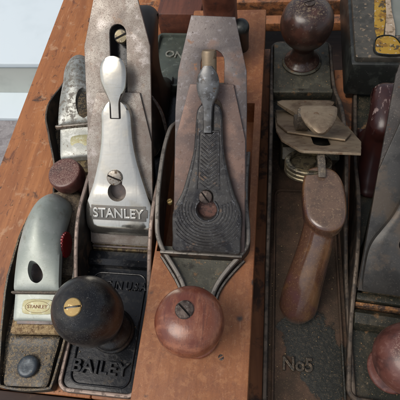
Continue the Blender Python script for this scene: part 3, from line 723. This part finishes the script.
finish('adjusting_wheel', join(*whl), M['brass_dull'], p3, 30, T((4.5, 194, 71)) @ RX(24))
# handle: grip and horn grown into one surface
gp = [(7.4, 279, 2), (6.4, 274, 12), (4.2, 264, 28), (1.2, 254, 43), (-1.6, 243.5, 58), (-3.4, 234, 70)]
grip = tube([Vector(p) for p in gp], lambda t: min(1, .62 + 2.2 * t) * (14 - 3.4 * t + .4 * math.sin(t * 6)), 28, 6)
foot = slab([(205, 1, 9, 8, 7, 3), (240, 1, 10, 9, 8, 3), (262, 1.4, 11, 11, 10, 3), (278, 1.6, 11, 9, 8, 4), (288, 1.6, 8, 5, 4, 3)], 12)
horn = plate([tuple(v) for v in smooth_pts([(-10, 246), (-15.5, 241), (-18, 231), (-17.6, 215), (-13, 203), (-3, 199), (6, 202), (9, 212), (9, 226), (7.4, 237), (3, 243.5), (-3, 246.5)], 5)], (), 66, 80, 3.2, 4)
hd = fuse(join(grip, horn), .8, 8)
finish('tote', hd, M['tote_varnish'], p3, 60)
knob(p3, 0, 32, 11, [(16.5, 0), (17, 2), (14.5, 4.5), (11.4, 8), (10.2, 14), (10.6, 19), (14, 24.5), (19.4, 31), (22.8, 39.5), (23.4, 47), (21.6, 55), (17.2, 61), (10, 64.6), (4, 65.6), (0, 65.8)], M['knob_ball'], M['screw_dark'], 4.6, 20)

# ------------------------------------------------------------------ 4. right-hand iron plane
p4 = thing('bench_plane', 'dark grimy iron bench plane at the right edge with dusty reddish knob and grey blade', 'hand plane', (88.5, 30, 0), -4.5, 'hand planes laid side by side on the bench')
H4 = [(0, 9), (45, 10), (62, 15), (82, 26), (110, 34), (145, 30), (180, 16), (240, 9), (330, 8)]
b4 = metal_body(p4, 330, 28, H4, M['cast_dark'], M['iron_edge'], 8)
finish('mouth_bridge', prism([(47, 3), (60, 3), (60.5, 11), (57, 14.5), (50, 13), (47.5, 8)], -24.6, 24.6, 1.), M['cast_dark'], b4)
finish('mouth_edge', box(-24.4, 62, 4, 24.4, 64.6, 15, .8), M['rust'], b4)
finish('mouth_fill', box(-24, 65.5, 4, 24, 71, 17, 1), M['cast_dark'], b4)
finish('frog', prism([(68, 4), (110, 4), (112, 16), (156, 76), (146, 78), (69, 12)], -20, 20, 1), M['cast_dark'], p4)
A4 = T((0, 71.5, 24.5)) @ RX(42)
finish('blade', plate(blade_outline(180, 24.4, 17, 144, 22.5, -2), [slot_outline(0, 70, 150, 6.4)], -6.4, -4.2, .35), M['steel_dark'], p4, 30, A4)
finish('cap_iron', plate([(-24.2, -3), (24.2, -3), (24, 82), (15, 116), (-15, 116), (-23.8, 82)], [slot_outline(0, 60, 106, 6)], -3.8, -2, .35), M['cast_warm'], p4, 30, A4)
r4 = []
for y_, w in [(-1, 21.6), (4, 22.4), (16, 23), (28, 22.6), (36, 20.6), (44, 16.2), (52, 12), (60, 9), (68, 7.2), (84, 6.8), (94, 6), (99, 2.5)]:
    z = 5 + (.8 if 5 < y_ < 40 else 0) - (2.6 if y_ < 0 else (1. if y_ < 5 else 0)); r4.append((y_, 0, w, z, z + 1.6, 1.2))
lc4 = finish('lever_cap', boolean(slab(r4, 14, .9), [plate(keyhole(.6, 36.6, 5.8, 50, 3.6), (), -20, 30, .1)]), M['cast_warm'], p4, 32, A4)
screw('lever_cap_screw', p4, 5., A4 @ T((.2, 47, 4.2)), M['screw'], 3.4, 10, 1.1)
finish('keyhole_back', plate(circle(1.5, 36, 8), (), -1.6, -1.2, .1), M['slot'], p4, 30, A4)
finish('cam_lever', slab([(82, 0, 3, 7, 3, .4), (98, 0, 4, 8, 3.2, .6), (108, 0, 8, 10, 3.2, 1.4), (116, 0, 8, 10.4, 3, 1.4), (122, 0, 3, 10, 2.2, .5)], 12), M['cast_warm'], lc4, 40, A4)
tote(p4, 160, -12, 4, M['red_tote'], 13, 10, .72)
knob(p4, 1, 24.5, 4, [(15, 0), (15.6, 2.5), (13, 5), (10, 9), (9.5, 15), (12, 22), (17, 30), (20.6, 38), (21, 44), (19.4, 51), (15, 56.5), (8, 59.6), (3, 60.2), (0, 60.3)], M['rosewood_dusty'], M['screw_dark'], 5, 30)

# ------------------------------------------------------------------ 5. small block plane, front left
pa = thing('block_plane', 'small block plane with smooth silver-grey arched cap, red wheel and round dark front button', 'block plane', (-158, 17, 0), 3.5, 'small block planes along the left of the bench')
outA = [tuple(v) for v in smooth_pts([(-17, .8), (0, -.5), (16, .8), (19.5, 4), (22, 22), (25, 48), (26, 90), (23, 130), (14, 150), (0, 155), (-14, 150), (-24, 130), (-28, 90), (-29, 48), (-26, 22), (-21.5, 4)], 4)]
def hA(y):
    pts = [(-2, 9), (30, 10), (50, 14), (75, 22), (110, 24), (160, 20)]
    for (a, za), (b, zb) in zip(pts, pts[1:]):
        if a <= y <= b: return za + (zb - za) * (y - a) / (b - a)
    return 9
ba = finish('body', plate([(x * .97, y * .985 + 1) for x, y in outA], (), .4, 5, .4), M['japan_dirty'], pa)
finish('side_wall', wall([(x, y, hA(y)) for x, y in outA], 2.4, 0, True, 1), M['japan_dirty'], ba)
pad = [(-15.5, 3.5), (0, 2.4), (15, 3.5), (17, 12), (19.2, 35), (-18.4, 35), (-17.6, 12)]
padm = modmesh(slab([(2.5, 0, 14.5, 10.5, 6, 0), (6, 0, 16.5, 11.2, 7, 0), (20, 0, 17.5, 11.6, 7, 0), (30, 0, 18.6, 11.8, 7, 0), (35, 0, 19, 12.4, 8, 0), (37, 0, 19, 11.4, 8, 0)], 14), lambda a: None)
finish('nose_pad', padm, M['japan_dirty'], pa)
finish('front_button', lathe([(7.4, 0), (7.8, 2), (7.2, 3.6), (5.5, 4.4), (2, 4.3), (0, 4.2)], 40, 3), M['button'], pa, 50, T((.6, 15.5, 11.2)))
finish('mouth_fill', box(-19, 38, 4, 19.5, 54, 14.5, 1.5), M['sawdust'], pa)
finish('blade', box(-14, 46, 14, 14, 130, 16.5, .4), M['steel_plum'], pa, 30, T((0, 44, 0)) @ RX(6) @ T((0, -44, 0)))
capA = slab([(44, 1, 17, 17.5, 3, .4), (46, 1, 17.4, 19.5, 4, .5), (58, 1, 17.8, 23, 5, .7), (63, .8, 17.8, 25, 5, .9), (66.5, .5, 17.4, 29.5, 6, 1.2), (80, 0, 17, 36, 6, 3.5), (95, -.8, 16.6, 43, 6, 8), (110, -1.4, 16.4, 47, 6, 13), (122, -1.2, 16, 47.5, 6, 16), (132, -.6, 14.6, 44.5, 6, 16), (139, 0, 11.5, 39, 6, 14), (143, 0, 6.5, 33, 5, 9)], 22, .6)
ov = plate([tuple(v) for v in smooth_pts([(-4, 83), (1, 82), (5.5, 76.5), (6, 71.5), (2, 68.5), (-3, 70.5), (-5.6, 77)], 5)], (), 10, 60, .1)
capA = boolean(capA, [ov]); capA.transform(T((0, 2.5, 0)))
ca = finish('lever_cap', capA, M['cap_paint'], pa, 40)
finish('cap_ridge', box(-18.6, 64.3, 23.4, 19.2, 66.1, 27.2, .7), M['dusty_dark'], ca)
AL = T((2.4, 55.6, 22.2)) @ RX(16)
lb = finish('name_label', plate([tuple(v) for v in smooth_pts([(-11.5, -3), (-9, -5), (0, -5.4), (9, -5), (11.5, -3), (11.5, 3), (9, 5), (0, 5.6), (-9, 5), (-11.5, 3)], 4)], (), -.3, .6, .15), M['gold'], ca, 30, AL)
finish('label_lettering', text_mesh('STANLEY', 3.6, .25, 15.5), M['gold_text'], lb, 30, AL @ T((0, .2, .75)))
finish('label_border', wall([(x * .92, y * .88, .85) for x, y in circle(0, 0, 10.4, 40, 5)], .35, .4, True), M['gold_text'], lb, 30, AL)
rwm = []
for k in range(22):
    a = 2 * math.pi * k / 22
    m_ = lathe([(1.1, -3), (1.1, 3)], 8, 1, True, False); m_.transform(T((9.6 * math.cos(a), 9.6 * math.sin(a), 0))); rwm.append(m_)
rwm.append(lathe([(9.4, -3.2), (9.6, -2.6), (9.6, 2.6), (9.4, 3.2)], 40, 1, True, False))
finish('adjusting_wheel', join(*rwm), M['red'], pa, 40, T((13.8, 104, 25)) @ RY(90) @ Matrix.Diagonal((.95, .95, .9, 1)))
finish('rear_hump', slab([(84, 4, 19, 12, 8, 3), (110, 4.5, 20.5, 18, 12, 4), (135, 5, 20, 24, 15, 5), (148, 5, 15, 25, 14, 4), (156, 5, 8, 22, 11, 3), (158, 5, 3, 19, 9, 1)], 14), M['hump'], pa)

# ------------------------------------------------------------------ 6. small block plane, further up the left edge
pb = thing('block_plane', 'small block plane with mottled flaking nickel cap and low reddish wooden front knob', 'block plane', (-157, 167, 0), 8, 'small block planes along the left of the bench')
outB = [tuple(v) for v in smooth_pts([(-20, 1), (0, -1), (15, 1), (18, 6), (19, 40), (20, 100), (18, 140), (8, 160), (-8, 160), (-20, 148), (-26, 128), (-33, 105), (-34, 85), (-29, 66), (-24, 40), (-23, 8)], 4)]
bb = finish('body', plate([(x * .97, y * .985 + 1) for x, y in outB], (), .4, 4.5, .4), M['japan_dirty'], pb)
def hB(y):
    pts = [(-3, 8), (30, 12), (60, 24), (100, 26), (170, 14)]
    for (a, za), (b, zb) in zip(pts, pts[1:]):
        if a <= y <= b: return za + (zb - za) * (y - a) / (b - a)
    return 9
finish('side_wall', wall([(x, y, hB(y)) for x, y in outB], 2.2, 0, True, 1), M['iron_edge'], bb)
finish('mouth_fill', box(-18, 28, 4, 18, 42, 14, 1.5), M['mouth_dirt'], pb)
finish('nose_pad', slab([(3, 0, 15, 7, 4, 0), (6, 0, 17.5, 8, 5, 0), (20, 0, 18.5, 8.5, 5, 0), (27, 0, 18.5, 9, 5, 0), (28.5, 0, 18.5, 8, 4, 0)], 12), M['hump'], pb)
capB = slab([(40, 1.5, 16, 19, 4, .5), (43, 1.5, 16.4, 23, 5, .6), (66, 1.5, 16.8, 30, 5, .8), (69, 1.5, 16.8, 36, 5, 1.2), (85, 1.5, 16.4, 45, 5, 6), (100, 1.2, 16.4, 51, 5, 12), (115, 1, 16.6, 54, 5, 17), (128, 0, 16.8, 53, 5, 18), (138, 0, 13.5, 48, 5, 15), (144, 0, 8, 41, 5, 9), (146, 0, 3.5, 36, 4, 3)], 22, .6)
capB = boolean(capB, [plate([tuple(v) for v in smooth_pts([(2.5, 84), (5, 92), (9, 96), (13, 93), (14.5, 84), (14, 75), (9, 70.5), (4, 74)], 5)], (), 10, 80, .1)])
cb = finish('lever_cap', capB, M['nickel_mottle'], pb, 40)
finish('cap_ridge', box(-18.5, 65.5, 28.8, 18.5, 68, 33.5, .8), M['screw'], cb)
finish('name_label', plate([tuple(v) for v in smooth_pts([(-10, -3), (-6, -5), (6, -5), (10, -3), (10, 3), (6, 5), (-6, 5), (-10, 3)], 4)], (), -.2, .5, .1), M['gold'], cb, 30, T((5, 54, 25.8)) @ RX(17))
knob(pb, 2.5, 13, 4, [(9, 0), (9.2, 3), (7.8, 6), (7.2, 10), (7.5, 16), (9.6, 21), (13, 25), (14.2, 29), (14.2, 34), (13.6, 37.2), (12, 38.6), (6, 39), (0, 39)], M['rosewood_dusty'], None, 4, 30, tilt=(4, -4))

# ------------------------------------------------------------------ 7. other things at the back
pg = thing('metal_casting', 'low grey-green painted metal casting with raised ON letters, between the two big blades', 'metal casting', (-100, 300, 0), -2)
gm = finish('body', box(-17, 0, 0, 17, 72, 9, 1.2), M['green_cast'], pg)
finish('raised_rim', wall([(x, y, 13) for x, y in rrect(-18, -1, 18, 74, 6, 5)], 3, 0, True), M['green_cast'], gm)
finish('raised_lettering', text_mesh('ON', 12, 1.4, 19, .3), M['pale_letter'], gm, 30, T((3.5, 45, 9.6)) @ RZ(-8))
wbk = finish('wooden_block', box(-23, -31, 0, 23, 25, 34, 1.5), M['redwood'])
wbk.location = (-.0905, .407, 0); wbk.rotation_euler = (0, 0, R(-2))
wbk['label'] = 'dark red-brown wooden block lying behind the grey-green metal casting'; wbk['category'] = 'wood block'

cs = thing('metal_case', 'black metal case with worn yellow labels and a grey-green panel, at the top right corner', 'case', (106, 347, 4), -1)
cbm = finish('body', box(-34, -56, 6, 46, 70, 44, 3), M['case'], cs)
finish('top_frame', plate(rrect(-31, -53, 44, 68, 2), [rrect(1.5, -26, 40, 66, 1)], 43.6, 49.5, .8), M['case_grey'], cs)
finish('yellow_label', plate([(-14, -18), (-9, 60), (-3, 62), (-3, 30), (-2, 4), (-9, -38), (-12, -36)], (), 49.5, 49.95, .1), M['yellow'], cs)
finish('backing_paper', plate([tuple(v) for v in smooth_pts([(-6, -32), (-3, 0), (-2.2, 30), (-3, 62), (4, 62), (3, 30), (2, 5), (3, -20), (0, -34)], 4)], (), 50.0, 50.8, .2), M['peel'], cs)
finish('oval_label', plate([tuple(v) for v in smooth_pts([(-13, -50), (4, -51), (6, -44), (2, -33), (-4, -30), (-12, -32), (-15, -40)], 4)], (), 50.9, 51.6, .2), M['yellow'], cs)
finish('label_border', wall([(p[0], p[1], 52.2) for p in smooth_pts([(-14, -51), (5, -52), (7.5, -44), (3, -32), (-4, -28.5), (-13, -31), (-16.5, -40)], 4)], 1., 49, True), M['case'], cs)
finish('panel', box(1.8, -25.5, 38, 39.6, 65.5, 46.5, .8), M['glass'], cs)
finish('foot', box(-30, -50, -4, 42, 64, 7, 1), M['case'], cs)

# ------------------------------------------------------------------ the setting
def struct(name, me, mat, angle=30):
    o = finish(name, me, mat, None, angle); o['kind'] = 'structure'; return o
# bench top: long board at the left, cross pieces and gaps at the back right
def board(x0, y0, x1, y1, z0, z1, seed):
    m = box(x0, y0, z0, x1, y1, z1, 1.2); return m
bl_ = [board(-248, 17, -183, 640, -32, -.6, 1), board(-182.4, 17, -113.6, 640, -32, -.9, 2)]
struct('bench_top', join(*bl_), M['bench'])
struct('bench_boards', join(board(-113, 17, -70, 372, -32, -1.2, 3), board(-69.4, 17, -4, 372, -32, -.9, 3), board(-3.4, 17, 66, 365, -32, -1.1, 4), board(66.6, 17, 150, 335, -32, -.7, 5), board(150.6, 17, 300, 365, -32, -.9, 5)), M['bench_right'])
struct('bench_rail', join(board(-113, 408, 320, 422, -16, -5, 6), board(-113, 448, 320, 640, -30, -8, 6)), M['bench_right'])
struct('bench_end', box(-240, -160, -40, 300, 16.2, -3, 1), M['bench_dark'])
struct('dark_gap_sheet', box(-240, -120, -128, 320, 660, -110, 1), M['bench_dark'])  # added dark board under the gaps; stands in for shade below the bench
struct('bench_apron', join(box(-242, 0, -120, -222, 640, -32.5, 1)), M['bench'])
# white steps and paving below, to the left of the bench
struct('steps', join(box(-2600, 857, -752, -300, 1400, -735, 4), box(-2600, 972, -760, -300, 2400, -620, 5), box(-2600, 962, -617, -300, 2400, -599, 4)), M['panel'])
struct('step_riser', box(-2590, 967, -734, -310, 971.5, -622, 0), M['riser'])
gp_ = bpy.data.meshes.new('g'); S = 60000
gp_.from_pydata([(-S, -S, -750), (S, -S, -750), (S, S, -750), (-S, S, -750)], [], [(0, 1, 2, 3)])
struct('ground', gp_, M['paving'])

# sawdust crumbs and chips lying in the corners (one mass, far too many to count)
def crumbs():
    vs, fs = [], []
    zones = [(-178, 24, -145, 52, 12.2, 90), (-136, 24, -82, 108, 4.7, 50), (6, 20, 60, 130, 4.8, 130), (64, 34, 110, 84, 4.6, 60),
             (-244, 30, -190, 420, -.4, 130), (-190, 17, -120, 22, -.4, 25), (5, 130, 62, 250, 4.8, 90), (-70, 0, -5, 80, 45.1, 26), (2, 300, 60, 330, 10.3, 40)]
    for x0, y0, x1, y1, z, n in zones:
        for _ in range(n):
            c = Vector((random.uniform(x0, x1), random.uniform(y0, y1), z)); r_ = random.choice((.12, .15, .2, .32)) * random.uniform(.7, 1.3)
            a = random.uniform(0, 3.14); el = random.choice((1, 1, 1.2, 1.5)); b = len(vs)
            for u, v, w_ in ((-1, -1, 0), (1, -1, 0), (1, 1, 0), (-1, 1, 0), (-.6, -.5, 1), (.5, -.7, 1.1), (.6, .6, .8), (-.5, .7, 1)):
                px_, py_ = u * r_ * el + random.uniform(-.1, .1) * r_, v * r_
                vs.append(c + Vector((px_ * math.cos(a) - py_ * math.sin(a), px_ * math.sin(a) + py_ * math.cos(a), w_ * r_ * .8)))
            for f in ((0, 1, 2, 3), (4, 5, 6, 7), (0, 1, 5, 4), (1, 2, 6, 5), (2, 3, 7, 6), (3, 0, 4, 7)): fs.append(tuple(b + q for q in f))
    o = finish('sawdust', mesh_from(vs, fs), M['sawdust'], None, 20); o['kind'] = 'stuff'
    o['label'] = 'pale sawdust crumbs scattered over the tools and bench'; o['category'] = 'sawdust'
crumbs()

# ------------------------------------------------------------------ light, sky, camera
SUN_AZ, SUN_EL = 238., 58.      # compass degrees from +Y clockwise
w = bpy.data.worlds.new('World'); sc.world = w; w.use_nodes = True
nt = w.node_tree; bg = nt.nodes['Background']
sky = nt.nodes.new('ShaderNodeTexSky'); sky.sky_type = 'NISHITA'; sky.sun_disc = False
sky.sun_elevation = R(SUN_EL); sky.sun_rotation = R(SUN_AZ); sky.dust_density = 3.; sky.air_density = 1.; sky.ozone_density = .6
hz_ = nt.nodes.new('ShaderNodeHueSaturation'); hz_.inputs['Saturation'].default_value = .45   # thin white overcast
nt.links.new(sky.outputs[0], hz_.inputs['Color']); nt.links.new(hz_.outputs[0], bg.inputs[0]); bg.inputs[1].default_value = .13
sl = bpy.data.lights.new('sun', 'SUN'); sl.energy = 1.5; sl.angle = R(36); sl.color = (1, .93, .84)
so = bpy.data.objects.new('sun', sl); C.objects.link(so)
dv = Vector((math.sin(R(SUN_AZ)) * math.cos(R(SUN_EL)), math.cos(R(SUN_AZ)) * math.cos(R(SUN_EL)), math.sin(R(SUN_EL))))
so.rotation_euler = dv.to_track_quat('Z', 'Y').to_euler()

cd = bpy.data.cameras.new('camera'); co_ = bpy.data.objects.new('camera', cd); C.objects.link(co_)
d = Vector((50, 245, 440)).normalized(); Yv = Vector((96, -810, 440)); Yv = (Yv - d * Yv.dot(d)).normalized(); Zv = -d; Xv = Yv.cross(Zv)
right = Vector((Xv.x, Yv.x, Zv.x)); up = -Vector((Xv.y, Yv.y, Zv.y)); back = -Vector((Xv.z, Yv.z, Zv.z))
mw = Matrix((right, up, back)).transposed().to_4x4(); mw.translation = (0, 0, .33)
co_.matrix_world = mw
cd.sensor_width = 36; cd.lens = 36 * 440 / 400; cd.clip_start = .01; cd.clip_end = 500
sc.camera = co_
sc.view_settings.view_transform = 'Standard'; sc.view_settings.look = 'None'; sc.view_settings.exposure = 0.; sc.view_settings.gamma = 1
sc.render.resolution_x = sc.render.resolution_y = 1024
